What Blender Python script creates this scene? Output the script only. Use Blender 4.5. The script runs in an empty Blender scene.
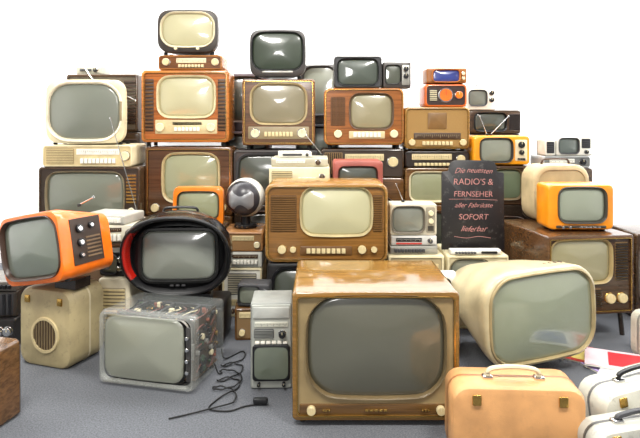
import bpy, math, random, bmesh
from mathutils import Vector
random.seed(3)
S=bpy.context.scene
try:
    S.view_settings.view_transform='Standard'
except Exception: pass
F=600.;YH=120.;H=1.15
pi=math.pi
# ---------------------------------------------------------------- materials
def lin(c):
    o=[]
    for v in c:
        v=v/255.
        o.append(v/12.92 if v<=.04045 else ((v+.055)/1.055)**2.4)
    return o
MC={}
def newmat(key):
    m=bpy.data.materials.new(key); m.use_nodes=True
    nt=m.node_tree; b=nt.nodes['Principled BSDF']
    return m,nt,b
def sc(c,k): return tuple(min(1,v*k) for v in c)+(1,)
def plastic(*c,r=.35,metal=0.,coat=0.,alpha=1.,bump=0.,worn=0.):
    key=('p',c,r,metal,coat,alpha,bump,worn)
    if key in MC: return MC[key]
    m,nt,b=newmat('plastic'); l=lin(c)
    tc=nt.nodes.new('ShaderNodeTexCoord'); n=nt.nodes.new('ShaderNodeTexNoise'); n.inputs['Scale'].default_value=9; n.inputs['Detail'].default_value=6
    rp=nt.nodes.new('ShaderNodeValToRGB'); rp.color_ramp.elements[0].color=sc(l,.76); rp.color_ramp.elements[1].color=sc(l,1.06)
    rp.color_ramp.elements[0].position=.3; rp.color_ramp.elements[1].position=.62
    nt.links.new(tc.outputs['Object'],n.inputs['Vector']); nt.links.new(n.outputs['Fac'],rp.inputs['Fac'])
    col=rp.outputs['Color']
    if worn:
        n3=nt.nodes.new('ShaderNodeTexNoise'); n3.inputs['Scale'].default_value=26; n3.inputs['Detail'].default_value=8; n3.inputs['Roughness'].default_value=.75
        r3=nt.nodes.new('ShaderNodeValToRGB'); r3.color_ramp.elements[0].position=.56; r3.color_ramp.elements[1].position=.66
        r3.color_ramp.elements[0].color=(0,0,0,1); r3.color_ramp.elements[1].color=(worn,worn,worn,1)
        mx=nt.nodes.new('ShaderNodeMixRGB'); g=sum(l)/3
        mx.inputs['Color2'].default_value=((.09,.075,.055,1) if g>.15 else (.16,.14,.13,1))
        nt.links.new(tc.outputs['Object'],n3.inputs['Vector']); nt.links.new(n3.outputs['Fac'],r3.inputs['Fac']); nt.links.new(r3.outputs['Color'],mx.inputs['Fac']); nt.links.new(col,mx.inputs['Color1']); col=mx.outputs['Color']
    nt.links.new(col,b.inputs['Base Color'])
    b.inputs['Roughness'].default_value=r; b.inputs['Metallic'].default_value=metal; b.inputs['Coat Weight'].default_value=coat; b.inputs['Alpha'].default_value=alpha
    if bump:
        n2=nt.nodes.new('ShaderNodeTexNoise'); n2.inputs['Scale'].default_value=300
        bp=nt.nodes.new('ShaderNodeBump'); bp.inputs['Strength'].default_value=bump; bp.inputs['Distance'].default_value=.002
        nt.links.new(tc.outputs['Object'],n2.inputs['Vector']); nt.links.new(n2.outputs['Fac'],bp.inputs['Height']); nt.links.new(bp.outputs['Normal'],b.inputs['Normal'])
    MC[key]=m; return m
def wood(*c,r=.25,v=False,k=.56):
    key=('w',c,r,v,k)
    if key in MC: return MC[key]
    m,nt,b=newmat('wood'); l=lin(c)
    tc=nt.nodes.new('ShaderNodeTexCoord'); mp=nt.nodes.new('ShaderNodeMapping')
    mp.inputs['Scale'].default_value=(40,20,2.0) if v else (1.6,20,48)
    n=nt.nodes.new('ShaderNodeTexNoise'); n.inputs['Scale'].default_value=1.8; n.inputs['Detail'].default_value=9; n.inputs['Distortion'].default_value=.5
    rp=nt.nodes.new('ShaderNodeValToRGB'); e=rp.color_ramp.elements
    e[0].color=sc(l,k); e[0].position=.32; e[1].color=sc(l,1.22); e[1].position=.68
    x=e.new(.5); x.color=sc(l,.94)
    nt.links.new(tc.outputs['Object'],mp.inputs['Vector']); nt.links.new(mp.outputs['Vector'],n.inputs['Vector']); nt.links.new(n.outputs['Fac'],rp.inputs['Fac']); nt.links.new(rp.outputs['Color'],b.inputs['Base Color'])
    b.inputs['Roughness'].default_value=r; b.inputs['Coat Weight'].default_value=.4; b.inputs['Coat Roughness'].default_value=.08
    MC[key]=m; return m
def cloth(*c,s=220):
    key=('c',c,s)
    if key in MC: return MC[key]
    m,nt,b=newmat('speaker_cloth'); l=lin(c)
    tc=nt.nodes.new('ShaderNodeTexCoord'); ch=nt.nodes.new('ShaderNodeTexChecker'); ch.inputs['Scale'].default_value=s
    ch.inputs['Color1'].default_value=sc(l,.7); ch.inputs['Color2'].default_value=sc(l,1.15)
    nt.links.new(tc.outputs['Object'],ch.inputs['Vector']); nt.links.new(ch.outputs['Color'],b.inputs['Base Color']); b.inputs['Roughness'].default_value=.85
    MC[key]=m; return m
def glass(*c,r=.09):
    key=('s',c,r)
    if key in MC: return MC[key]
    m,nt,b=newmat('screen_glass'); l=lin(c)
    tc=nt.nodes.new('ShaderNodeTexCoord'); n=nt.nodes.new('ShaderNodeTexNoise'); n.inputs['Scale'].default_value=3
    rp=nt.nodes.new('ShaderNodeValToRGB'); rp.color_ramp.elements[0].color=sc(l,.84); rp.color_ramp.elements[1].color=sc(l,1.08)
    nt.links.new(tc.outputs['Object'],n.inputs['Vector']); nt.links.new(n.outputs['Fac'],rp.inputs['Fac']); nt.links.new(rp.outputs['Color'],b.inputs['Base Color'])
    b.inputs['Roughness'].default_value=.3; b.inputs['Coat Weight'].default_value=1; b.inputs['Coat Roughness'].default_value=r; b.inputs['Coat IOR'].default_value=1.65
    MC[key]=m; return m
BLK=plastic(22,22,24,r=.3); DGR=plastic(60,60,62,r=.45); CHR=plastic(205,205,205,r=.18,metal=1.); GLD=plastic(205,165,90,r=.25,metal=1.)
CRM=plastic(222,210,172,r=.4,worn=.12); WHT=plastic(230,227,215,r=.4); IVO=plastic(208,190,144,r=.4); BRN=plastic(62,40,24,r=.45); SIL=plastic(170,168,160,r=.35,metal=.6)
HARD=plastic(66,50,38,r=.8); RUB=plastic(15,15,15,r=.7)
# ---------------------------------------------------------------- mesh helpers
def mk(root,name,vs,fs,mat,loc=(0,0,0),rot=(0,0,0),ang=38,label=None):
    me=bpy.data.meshes.new(name); me.from_pydata([tuple(v) for v in vs],[],fs); me.update()
    bm=bmesh.new(); bm.from_mesh(me); bmesh.ops.recalc_face_normals(bm,faces=bm.faces); bm.to_mesh(me); bm.free()
    me.shade_smooth(); me.set_sharp_from_angle(angle=math.radians(ang))
    me.materials.append(mat)
    o=bpy.data.objects.new(name,me); S.collection.objects.link(o)
    o.location=loc; o.rotation_euler=rot
    if root: o.parent=root
    if label: o['label']=label
    return o
def thing(name,label,cat,X,Y,Z,yaw=0,roll=0,pitch=0,group=None):
    o=bpy.data.objects.new(name,None); o.empty_display_size=.05; S.collection.objects.link(o)
    o.location=(X,Y,Z); o.rotation_euler=(math.radians(pitch),math.radians(roll),math.radians(yaw))
    o['label']=label; o['category']=cat
    if group: o['group']=group
    return o
def rr(w,h,r,b=0,n=5,k=6):
    r=min(r,w/2*.98,h/2*.98); P=[]
    cs=[(w/2-r,h/2-r,0),(-w/2+r,h/2-r,1),(-w/2+r,-h/2+r,2),(w/2-r,-h/2+r,3)]
    for i,(cx,cz,q) in enumerate(cs):
        for j in range(n+1):
            a=(q+j/n)*pi/2; P.append((cx+r*math.cos(a),cz+r*math.sin(a)))
        nx=cs[(i+1)%4]; a=(q+1)*pi/2
        p0=P[-1]; p1=(nx[0]+r*math.cos(a),nx[1]+r*math.sin(a))
        for j in range(1,k): P.append((p0[0]+(p1[0]-p0[0])*j/k,p0[1]+(p1[1]-p0[1])*j/k))
    if b:
        P=[(x*(1+b*(1-(2*z/h)**2)),z*(1+b*(1-(2*x/w)**2))) for x,z in P]
    return P
def R(w,h,r,y,cx=0,cz=0,b=0,n=5): return [(x+cx,y,z+cz) for x,z in rr(w,h,r,b,n)]
def loftg(rings,c0=True,c1=True,closed=True):
    vs=[];fs=[];n=len(rings[0])
    for g in rings: vs+=g
    for i in range(len(rings)-1):
        for j in range(n if closed else n-1):
            a=i*n+j;b=i*n+(j+1)%n
            fs.append((a,b,b+n,a+n))
    if c0: fs.append(tuple(range(n)))
    if c1: fs.append(tuple(range((len(rings)-1)*n,len(rings)*n)))
    return vs,fs
def loft(root,name,rings,mat,c0=True,c1=True,closed=True,**k):
    v,f=loftg(rings,c0,c1,closed); return mk(root,name,v,f,mat,**k)
def rbox(root,name,cx,cy,cz,sx,sy,sz,r,mat,e=None,**k):
    e=min(r,sy*.4,.01) if e is None else e
    e=min(e,sy*.45,sx*.3,sz*.3)
    rings=[R(sx-2*e,sz-2*e,max(r-e,.0005),-sy/2,n=4),R(sx-.5*e,sz-.5*e,r,-sy/2+e*.3,n=4),R(sx,sz,r,-sy/2+e,n=4),R(sx,sz,r,sy/2-e,n=4),R(sx-.5*e,sz-.5*e,r,sy/2-e*.3,n=4),R(sx-2*e,sz-2*e,max(r-e,.0005),sy/2,n=4)]
    return loft(root,name,rings,mat,loc=(cx,cy,cz),**k)
def cyl(root,name,x,y,z,r,L,mat,ax='y',n=20,bev=.12,**k):
    e=min(r*bev,L*.3); pr=[(r-e,0),(r,e),(r,L-e),(r-e,L)]
    rings=[]
    for q,t in pr:
        g=[]
        for j in range(n):
            a=2*pi*j/n; c,s=q*math.cos(a),q*math.sin(a)
            g.append({'y':(c,-t,s),'z':(c,s,t),'x':(t,c,s)}[ax])
        rings.append(g)
    return loft(root,name,rings,mat,loc=(x,y,z),**k)
def smoothpts(P,k=6):
    P=[Vector(p) for p in P]; o=[]
    for i in range(len(P)-1):
        p0=P[max(i-1,0)];p1=P[i];p2=P[i+1];p3=P[min(i+2,len(P)-1)]
        for j in range(k):
            t=j/k; o.append(.5*((2*p1)+(p2-p0)*t+(2*p0-5*p1+4*p2-p3)*t*t+(3*p1-p0-3*p2+p3)*t**3))
    o.append(P[-1]); return o
def tube(root,name,P,r,mat,sm=True,n=8,flat=1.,**k):
    P=smoothpts(P) if sm else [Vector(p) for p in P]
    rings=[];up=Vector((0,0,1))
    for i,p in enumerate(P):
        t=(P[min(i+1,len(P)-1)]-P[max(i-1,0)]).normalized()
        u=up if abs(t.dot(up))<.95 else Vector((0,1,0))
        a=t.cross(u).normalized(); b=a.cross(t).normalized()
        rings.append([tuple(p+a*r*math.cos(2*pi*j/n)+b*r*flat*math.sin(2*pi*j/n)) for j in range(n)])
    return loft(root,name,rings,mat,**k)
def boxes(root,name,L,mat,**k):
    vs=[];fs=[]
    for cx,cy,cz,sx,sy,sz in L:
        o=len(vs)
        for a in(-1,1):
            for b in(-1,1):
                for c in(-1,1): vs.append((cx+a*sx/2,cy+b*sy/2,cz+c*sz/2))
        fs+=[tuple(o+i for i in q) for q in((0,1,3,2),(4,6,7,5),(0,4,5,1),(2,3,7,6),(0,2,6,4),(1,5,7,3))]
    return mk(root,name,vs,fs,mat,**k)
def screen(root,w,h,r,cx,cz,y,bul,mat,b=.04,name='screen'):
    rings=[R(w,h,r,y+.012,cx,cz,b)]
    for s in(1,.93,.82,.68,.52,.35,.18,.04):
        rings.append([(cx+(p[0]-cx)*s,y-bul*(1-s*s),cz+(p[2]-cz)*s) for p in R(w,h,r,0,cx,cz,b)])
    return loft(root,name,rings,mat,c0=False,ang=80)
# ---------------------------------------------------------------- controls
def ctrls(root,w,h,z0,L,y):
    for c in L:
        t=c[0]
        if t=='k':   # knob fx fz r mat
            _,fx,fz,r,m=c[:5]; rr_=r*h; x=(fx-.5)*w; z=z0+fz*h
            cyl(root,'knob_ring',x,y+.002,z,rr_*1.15,.006,GLD if len(c)>5 else CHR,n=20)
            cyl(root,'knob',x,y-.003,z,rr_,.02,m,n=18)
            boxes(root,'knob_marker',[(x,y-.0235,z+rr_*.5,rr_*.14,.002,rr_*.8)],CRM)
        elif t=='b': # buttons fx0 fx1 fz n mat hf
            _,a,b_,fz,n,m,hf=c
            step=(b_-a)*w/n
            for i in range(n): rbox(root,'button',(a-.5)*w+step*(i+.5),y-.006,z0+fz*h,step*.8,.02,hf*h,.003,m)
        elif t=='g': # grille fx0 fx1 fz0 fz1 n slat back dir
            _,a,b_,c0,c1,n,m,mb,dr=c
            X0,X1,Z0,Z1=(a-.5)*w,(b_-.5)*w,z0+c0*h,z0+c1*h
            B=[]
            for i in range(n):
                f=(i+.5)/n
                if dr=='h': B.append(((X0+X1)/2,y-.004,Z0+(Z1-Z0)*f,X1-X0,.008,(Z1-Z0)/n*.5))
                else: B.append((X0+(X1-X0)*f,y-.004,(Z0+Z1)/2,(X1-X0)/n*.5,.008,Z1-Z0))
            rbox(root,'speaker_cloth',(X0+X1)/2,y+.002,(Z0+Z1)/2,X1-X0+.006,.006,Z1-Z0+.006,.006,mb)
            boxes(root,'speaker_grille',B,m)
        elif t=='p': # plate
            _,a,b_,c0,c1,m=c[:6]; nm=c[6] if len(c)>6 else 'control_panel'
            rbox(root,nm,((a+b_)/2-.5)*w,y-.001,z0+(c0+c1)/2*h,(b_-a)*w,.008,(c1-c0)*h,.006,m)
        elif t=='d': # tuning dial
            _,fx,fz,r,m=c; rr_=r*h; x=(fx-.5)*w; z=z0+fz*h
            cyl(root,'dial_ring',x,y,z,rr_,.008,CHR,n=28)
            cyl(root,'tuning_dial',x,y-.007,z,rr_*.82,.006,m,n=28)
            boxes(root,'dial_pointer',[(x,y-.0145,z+rr_*.3,rr_*.06,.002,rr_*.7)],plastic(180,40,30))
        elif t=='s': # frequency scale with ticks
            _,a,b_,c0,c1,m,tm=c
            X0,X1,Z0,Z1=(a-.5)*w,(b_-.5)*w,z0+c0*h,z0+c1*h
            rbox(root,'frequency_scale',(X0+X1)/2,y-.001,(Z0+Z1)/2,X1-X0,.008,Z1-Z0,.003,m)
            n=22; hh=Z1-Z0
            boxes(root,'scale_marking',[(X0+(X1-X0)*(i+1)/(n+1),y-.0058,Z0+hh*(.62 if i%4 else .5),.0012,.0012,hh*(.25 if i%4 else .5)) for i in range(n)],tm)
        elif t=='h': # top handle
            _,a,b_,ht,m=c
            x0,x1=(a-.5)*w,(b_-.5)*w; zt=z0+h
            tube(root,'handle',[(x0,.08,zt-.004),(x0+.012,.08,zt+ht*.8),(x0+.05,.08,zt+ht),(x1-.05,.08,zt+ht),(x1-.012,.08,zt+ht*.8),(x1,.08,zt-.004)],.008,m,flat=.7)
        elif t=='a': # antenna: fx, yoff, dx, dz
            _,fx,yo,dx,dz=c; x=(fx-.5)*w; zt=z0+h
            cyl(root,'antenna_socket',x,yo,zt-.002,.01,.014,BLK,ax='z',n=12)
            tube(root,'antenna',[(x,yo,zt+.008),(x+dx,yo,zt+dz)],.0028,CHR,sm=False)
            cyl(root,'antenna_tip',x+dx,yo,zt+dz-.004,.006,.01,CHR,ax='z',n=10)
# ---------------------------------------------------------------- generic cabinet set
def box_set(X,Y,Z,w,h,d,label,cab,scr=None,glassm=None,name='television',cat='television',r=.02,panel=None,m=.03,pr=None,frame=None,fw=.02,sr=.18,sb=.05,bul=.045,
            C=(),feet=.0,yaw=0,roll=0,pitch=0,back=HARD,cb=0,e=.01,edge=None,group=None,taper=1.,legs=None,cr=.74,sidepanel=False):
    root=thing(name,label,cat,X,Y,Z,yaw,roll,pitch,group)
    z0=feet; hh=h-feet; cz=z0+hh/2
    hump=scr is not None
    cd=d*cr if hump else d-.01
    t=taper
    def RR(W,Hh,rad,y,b=cb): return R(W,Hh,rad,y,0,cz,b)
    def RB(W,Hh,rad,y,b=cb): # keeps the bottom flat on its base when tapering
        return R(W,Hh,rad,y,0,z0+Hh/2,b)
    rings=[RB(w*t-.02,hh*t-.01,r,cd),RB(w*t,hh*t,r,cd-.008),RR(w,hh,r,max(e,d*.12) if t<1 else e),RR(w-.6*e,hh-.6*e,r,e*.3),RR(w-2*e,hh-2*e,max(r-e,.002),0)]
    pw,ph=w-2*m,hh-2*m; pr=max(r-m*.5,.006) if pr is None else pr
    py=.0
    if scr:
        sw,sh=(scr[1]-scr[0])*w,(scr[3]-scr[2])*hh; sx=((scr[0]+scr[1])/2-.5)*w; sz=z0+(scr[2]+scr[3])/2*hh; rad=sr*sh
    if panel:
        rings+=[RR(pw,ph,pr,0),RR(pw,ph,pr,.016)]; py=.008
        if scr: rings+=[R(sw+.01,sh+.01,rad,.016,sx,sz,sb),R(sw+.01,sh+.01,rad,.05,sx,sz,sb)]
    elif scr: rings+=[R(sw+.01,sh+.01,rad,0,sx,sz,sb),R(sw+.01,sh+.01,rad,.05,sx,sz,sb)]
    loft(root,'cabinet',rings,cab)
    if edge: # metal trim strip round the front edge
        loft(root,'trim_strip',[RR(w-2*m+.012,hh-2*m+.012,pr+.006,.001),RR(w-2*m+.010,hh-2*m+.010,pr+.005,-.004),RR(w-2*m+.001,hh-2*m+.001,pr,-.004),RR(w-2*m,hh-2*m,pr,.006)],edge,c0=False,c1=False)
    if panel:
        if scr: loft(root,'front_panel',[RR(pw-.001,ph-.001,pr,.014),RR(pw-.002,ph-.002,pr,.008),R(sw+.008,sh+.008,rad,.008,sx,sz,sb),R(sw+.002,sh+.002,rad,.03,sx,sz,sb)],panel,c0=False,c1=False)
        else: loft(root,'front_panel',[RR(pw-.001,ph-.001,pr,.014),RR(pw-.002,ph-.002,pr,.008)],panel)
    if scr:
        fwm=fw
        if frame:
            a=py
            loft(root,'screen_bezel',[R(sw+2*fwm,sh+2*fwm,rad+fwm,a+.004,sx,sz,sb),R(sw+2*fwm-.002,sh+2*fwm-.002,rad+fwm,a-.006,sx,sz,sb),R(sw+2*fwm*.8,sh+2*fwm*.8,rad+fwm*.8,a-.010,sx,sz,sb),R(sw+.5*fwm,sh+.5*fwm,rad+fwm*.2,a-.004,sx,sz,sb),R(sw-.001,sh-.001,rad,a+.014,sx,sz,sb)],frame,c0=False,c1=False)
        screen(root,sw,sh,rad,sx,sz,py+.012,bul*sw*1.2,glassm,sb)
        loft(root,'back_cover',[RB(w*t*.84,hh*t*.84,r,cd-.004),RB(w*t*.8,hh*t*.8,r,cd+.02),RB(w*t*.5,hh*t*.55,r,d)],back)
    else:
        loft(root,'back_cover',[RB(w*t*.94,hh*t*.9,r*.6,cd-.002),RB(w*t*.94,hh*t*.9,r*.6,d)],back)
    if feet:
        q=min(.02,w*.06)
        for ax in(-1,1):
            for ay in(.05,cd-.05): 
                if legs: tube(root,'leg',[(ax*(w/2-.05),ay,z0+.004),(ax*(w/2-.035),ay,.0)],.013,legs,sm=False)
                else: cyl(root,'foot',ax*(w/2-q*2),ay,0,q*.7,feet+.003,RUB,ax='z',n=12)
    if sidepanel: # dark control panel with grille and knobs set into the right flank
        y0=max(e,d*.12); an=math.atan((w/2*(1-t))/(cd-y0)); xc=w/2*(1-(1-t)*.42)
        rt_=(0,0,an); lc=(xc,.155,z0+hh*.50)
        boxes(root,'control_panel',[(0,0,0,.014,.19,hh*.66)],plastic(58,44,36,r=.35),loc=lc,rot=rt_)
        boxes(root,'side_grille',[(.009,.035,-hh*.24+i*hh*.055,.006,.09,hh*.022) for i in range(6)],plastic(120,96,70),loc=lc,rot=rt_)
        for yy,zz,rad_ in((-.045,.18,.019),(-.045,-.02,.019),(-.05,-.2,.013),(.03,.2,.015)):
            cyl(root,'knob',xc+.004-yy*math.sin(an),.155+yy,z0+hh*(.5+zz),rad_,.018,BLK,ax='x',n=18)
            cyl(root,'knob_cap',xc+.021-yy*math.sin(an),.155+yy,z0+hh*(.5+zz),rad_*.6,.003,CHR,ax='x',n=18)
    ctrls(root,w,hh,z0,C,py)
    return Z+h+.0008
def P(box,Y,z0,d,label,cab,scr=None,glassm=None,C=(),**k):
    """box = left,top,right,bottom as measured on the photo; converted to metres on the plane at distance Y"""
    x0,t,x1,b=box; X=((x0+x1)/2-320)*Y/F; w=(x1-x0)*Y/F
    z=H-(b-YH)*Y/F if z0 is None else z0
    h=H-(t-YH)*Y/F-z
    fx=lambda p:(p-x0)/(x1-x0); fz=lambda p:(b-p)/(b-t); fr=lambda p:p/(b-t)
    if scr: scr=(fx(scr[0]),fx(scr[2]),fz(scr[3]),fz(scr[1]))
    L=[]
    for c in C:
        t_=c[0]
        if t_=='k': L.append((t_,fx(c[1]),fz(c[2]),fr(c[3]))+tuple(c[4:]))
        elif t_=='b': L.append((t_,fx(c[1]),fx(c[2]),fz(c[3]),c[4],c[5],fr(c[6])))
        elif t_ in 'gps': L.append((t_,fx(c[1]),fx(c[2]),fz(c[4]),fz(c[3]))+tuple(c[5:]))
        elif t_=='d': L.append((t_,fx(c[1]),fz(c[2]),fr(c[3]),c[4]))
        elif t_=='h': L.append((t_,fx(c[1]),fx(c[2]),c[3],c[4]))
        elif t_=='a': L.append((t_,fx(c[1]),c[2],c[3],c[4]))
    return box_set(X,Y,z,w,h,d,label,cab,scr,glassm,C=L,**k)
# ---------------------------------------------------------------- room
def plane(name,vs,mat):
    o=mk(None,name,vs,[(0,1,2,3)],mat); o['kind']='structure'; return o
def wallmat():
    m,nt,b=newmat('white_plaster')
    tc=nt.nodes.new('ShaderNodeTexCoord'); n=nt.nodes.new('ShaderNodeTexNoise'); n.inputs['Scale'].default_value=1.2
    rp=nt.nodes.new('ShaderNodeValToRGB'); rp.color_ramp.elements[0].color=(.93,.94,.95,1); rp.color_ramp.elements[1].color=(.96,.96,.95,1)
    nt.links.new(tc.outputs['Object'],n.inputs['Vector']); nt.links.new(n.outputs['Fac'],rp.inputs['Fac']); nt.links.new(rp.outputs['Color'],b.inputs['Base Color'])
    b.inputs['Roughness'].default_value=.8; return m
def carpet():
    m,nt,b=newmat('grey_carpet')
    tc=nt.nodes.new('ShaderNodeTexCoord'); n=nt.nodes.new('ShaderNodeTexNoise'); n.inputs['Scale'].default_value=150; n.inputs['Detail'].default_value=4; n.inputs['Roughness'].default_value=.8
    rp=nt.nodes.new('ShaderNodeValToRGB'); e=rp.color_ramp.elements; e[0].color=tuple(lin((68,70,75)))+(1,); e[0].position=.34; e[1].color=tuple(lin((122,125,131)))+(1,); e[1].position=.66
    n2=nt.nodes.new('ShaderNodeTexNoise'); n2.inputs['Scale'].default_value=3
    mx=nt.nodes.new('ShaderNodeMixRGB'); mx.blend_type='MULTIPLY'; mx.inputs['Fac'].default_value=.25
    nt.links.new(tc.outputs['Object'],n.inputs['Vector']); nt.links.new(tc.outputs['Object'],n2.inputs['Vector'])
    nt.links.new(n.outputs['Fac'],rp.inputs['Fac']); nt.links.new(rp.outputs['Color'],mx.inputs['Color1']); nt.links.new(n2.outputs['Fac'],mx.inputs['Color2']); nt.links.new(mx.outputs['Color'],b.inputs['Base Color'])
    bp=nt.nodes.new('ShaderNodeBump'); bp.inputs['Strength'].default_value=.35; bp.inputs['Distance'].default_value=.003
    nt.links.new(n.outputs['Fac'],bp.inputs['Height']); nt.links.new(bp.outputs['Normal'],b.inputs['Normal']); b.inputs['Roughness'].default_value=.95
    return m
WM=wallmat()
plane('floor',[(-3.6,-1,0),(3.6,-1,0),(3.6,4.85,0),(-3.6,4.85,0)],carpet())
plane('wall_back',[(-3.6,4.85,0),(3.6,4.85,0),(3.6,4.85,3.3),(-3.6,4.85,3.3)],WM)
plane('wall_left',[(-3.6,-1,0),(-3.6,4.85,0),(-3.6,4.85,3.3),(-3.6,-1,3.3)],WM)
plane('wall_right',[(3.6,-1,0),(3.6,4.85,0),(3.6,4.85,3.3),(3.6,-1,3.3)],WM)
o=boxes(None,'baseboard_back',[(0,4.84,.04,7.18,.02,.08)],plastic(225,225,225)); o['kind']='structure'
# ---------------------------------------------------------------- woods and glasses
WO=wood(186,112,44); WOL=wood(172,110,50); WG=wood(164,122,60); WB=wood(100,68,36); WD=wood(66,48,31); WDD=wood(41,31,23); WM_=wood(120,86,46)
G_GR=glass(112,116,102); G_DK=glass(70,74,64); G_CR=glass(190,184,146); G_TN=glass(148,140,108); G_GN=glass(96,106,82); G_YG=glass(152,154,120); G_BL=glass(46,60,136)
ORG=plastic(240,114,18,r=.28,coat=.4); YEL=plastic(238,154,26,r=.3,coat=.4); BEI=plastic(190,170,130,r=.5,worn=.25)
TAU=plastic(146,130,98,r=.4)
# ======================= back wall of stacked sets =======================
zb=box_set(-1.58,4.36,0,.53,.56,.3,'large dark wooden television at the bottom of a stack',WD,(.1,.9,.2,.9),G_DK,frame=BRN)
zb=box_set(-1.575,4.36,zb,.53,.50,.3,'dark brown wooden television with slatted front in a stack',WD,(.1,.7,.15,.9),G_DK,frame=BRN,C=[('g',.76,.96,.1,.9,14,WDD,BRN,'h')])
zb=P((66,74,138,125),4.36,zb,.3,'dark grey-brown wooden television behind a cream television',WD,(72,82,120,116),G_DK,frame=BRN,C=[('g',124,136,80,118,12,WDD,BRN,'h')],panel=plastic(92,84,70),m=.02)
P((76,66,102,74),4.40,zb,.18,'small pale grey converter box with short aerial stub',plastic(176,172,156),name='radio',cat='radio',r=.01,C=[('k',96,70,2,BLK),('a',82,.08,-.03,.05),('b',80,92,70,3,DGR,2.5)])
# column A
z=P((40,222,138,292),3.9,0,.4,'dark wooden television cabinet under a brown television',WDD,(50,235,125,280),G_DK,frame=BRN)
z=P((38,167,140,222),3.9,z,.42,'wide brown wooden television with large grey-green screen below a cream radio',WD,(48,174,121,217),G_GR,frame=plastic(132,120,94),fw=.012,panel=plastic(54,42,32),m=.014,C=[('g',126,136,174,204,9,GLD,BRN,'h'),('k',131,211,3,CRM)])
z=P((42,145,132,167),3.9,z,.34,'long cream radio with tuning scale and row of push buttons',CRM,name='radio',cat='radio',panel=IVO,m=.008,r=.02,C=[('s',76,119,149,155,WHT,BRN),('b',80,116,161,9,WHT,5),('g',46,73,149,164,9,IVO,cloth(150,130,90),'h'),('k',125,156,4.5,CRM)])
P((46,80,124,145),3.9,z,.34,'cream plastic portable television with rounded screen and twin antenna',CRM,(51,86,117,139),glass(116,120,108),frame=plastic(232,222,194),fw=.02,sr=.3,sb=.07,r=.07,cb=.03,feet=.012,taper=.7,C=[('a',86,.12,-.10,.16),('a',90,.12,.26,-.13),('b',120,122.5,112,1,TAU,20)])
# column B
z=P((143,216,232,292),4.0,0,.36,'brown wooden television at the bottom of the pile',WB,(155,228,215,280),G_DK,frame=BRN)
z=P((145,147,232.5,216),4.0,z,.36,'dark brown wooden television with ivory screen surround',wood(96,62,34),(165,156,216,200),G_YG,frame=plastic(186,168,124),fw=.018,panel=wood(80,52,30),m=.02,edge=GLD,C=[('k',155,208,4,IVO),('k',222,208,4,IVO),('b',172,210,209,7,IVO,4)])
z=P((141,70,229,147),4.0,z,.36,'bright orange-brown wooden television with gold-edged screen and cream keys',WO,(160,79,212,118),G_CR,frame=plastic(204,190,148),fw=.018,panel=wood(168,96,40),m=.022,edge=GLD,feet=.03,r=.03,sr=.22,C=[('p',155,217,123,138,IVO,'control_panel'),('b',174,200,133,7,WHT,4),('k',160,131,4.6,CRM,1),('k',211,131,4.6,CRM,1),('s',172,202,125,129,BRN,CRM),('g',145,153,80,135,14,WB,BRN,'h'),('g',218,226,80,135,14,WB,BRN,'h')])
z=P((158,55,222,70),4.0,z,.3,'low orange-brown wooden radio carrying a small television',WOL,name='radio',cat='radio',panel=wood(118,72,34),m=.006,C=[('s',176,206,58,63,CRM,BRN),('b',178,204,66,8,IVO,3),('k',166,62,3.6,IVO),('k',215,62,3.6,IVO)])
P((158,10,217,55),4.0,z,.34,'small dark television with cream rounded screen surround',plastic(52,44,38,r=.4),(164,15,211,47),G_CR,frame=plastic(210,198,164),fw=.014,sr=.3,sb=.08,r=.06,cb=.04,taper=.75,feet=.02,C=[('k',176,51.5,1.5,CRM),('k',198,51.5,1.5,CRM)])
# between B and C, rear
zb=box_set(-.55,4.42,0,.36,.62,.26,'plain dark cabinet at the rear of the pile',WDD,(.1,.9,.2,.9),G_DK,frame=BRN)
zb=box_set(-.55,4.42,zb,.36,.45,.26,'purple-brown television cabinet wedged at the rear',plastic(88,70,72,r=.6),(.1,.9,.2,.9),G_DK,frame=BRN)
zb=box_set(-.56,4.42,zb,.34,.42,.26,'muted purple-brown television cabinet topping a stack at the rear',plastic(92,76,80,r=.6),(.1,.9,.2,.9),G_DK,frame=BRN)
# column C
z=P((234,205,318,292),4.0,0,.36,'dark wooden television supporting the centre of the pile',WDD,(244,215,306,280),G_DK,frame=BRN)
z=P((233.5,150,318,205),4.0,z,.36,'charcoal television with grey screen below a wooden one',plastic(52,46,44,r=.5),(240,157,296,197),G_DK,frame=DGR,panel=plastic(72,62,58),m=.014,C=[('g',302,314,158,198,10,DGR,BLK,'h')])
z=P((242,79,315,150),4.0,z,.36,'brown wooden television with two round dials below its screen',wood(118,80,44),(253,86,304,125),glass(134,126,100),frame=plastic(172,152,110),fw=.016,sr=.25,panel=wood(98,66,38),m=.018,edge=GLD,feet=.03,C=[('p',248,309,130,143,TAU,'control_panel'),('d',255,137,5.5,CRM),('d',302,137,5.5,CRM),('b',264,293,138,8,IVO,5)])
P((250,30,305,79),4.0,z,.35,'black rounded portable television with dark green screen',plastic(62,57,54,r=.35),(254,34,301,71),glass(54,64,48),frame=BLK,fw=.01,sr=.22,sb=.06,r=.05,cb=.03,taper=.7,feet=.02,C=[('p',262,293,73.5,76,SIL,'control_panel')])
# rear D
zb=box_set(-.02,4.45,0,.32,.7,.24,'dark cabinet standing behind the pile',WDD,(.1,.9,.2,.9),G_DK,frame=BRN)
zb=box_set(-.02,4.45,zb,.32,.42,.24,'dark grey television squeezed behind two wooden sets',DGR,(.1,.9,.2,.9),G_GR,frame=BLK)
box_set(-.005,4.47,zb,.28,.44,.24,'grey television turned sideways between wooden sets',plastic(84,80,76),(.08,.92,.2,.93),glass(150,152,136),frame=plastic(60,56,54),yaw=-10)
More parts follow.
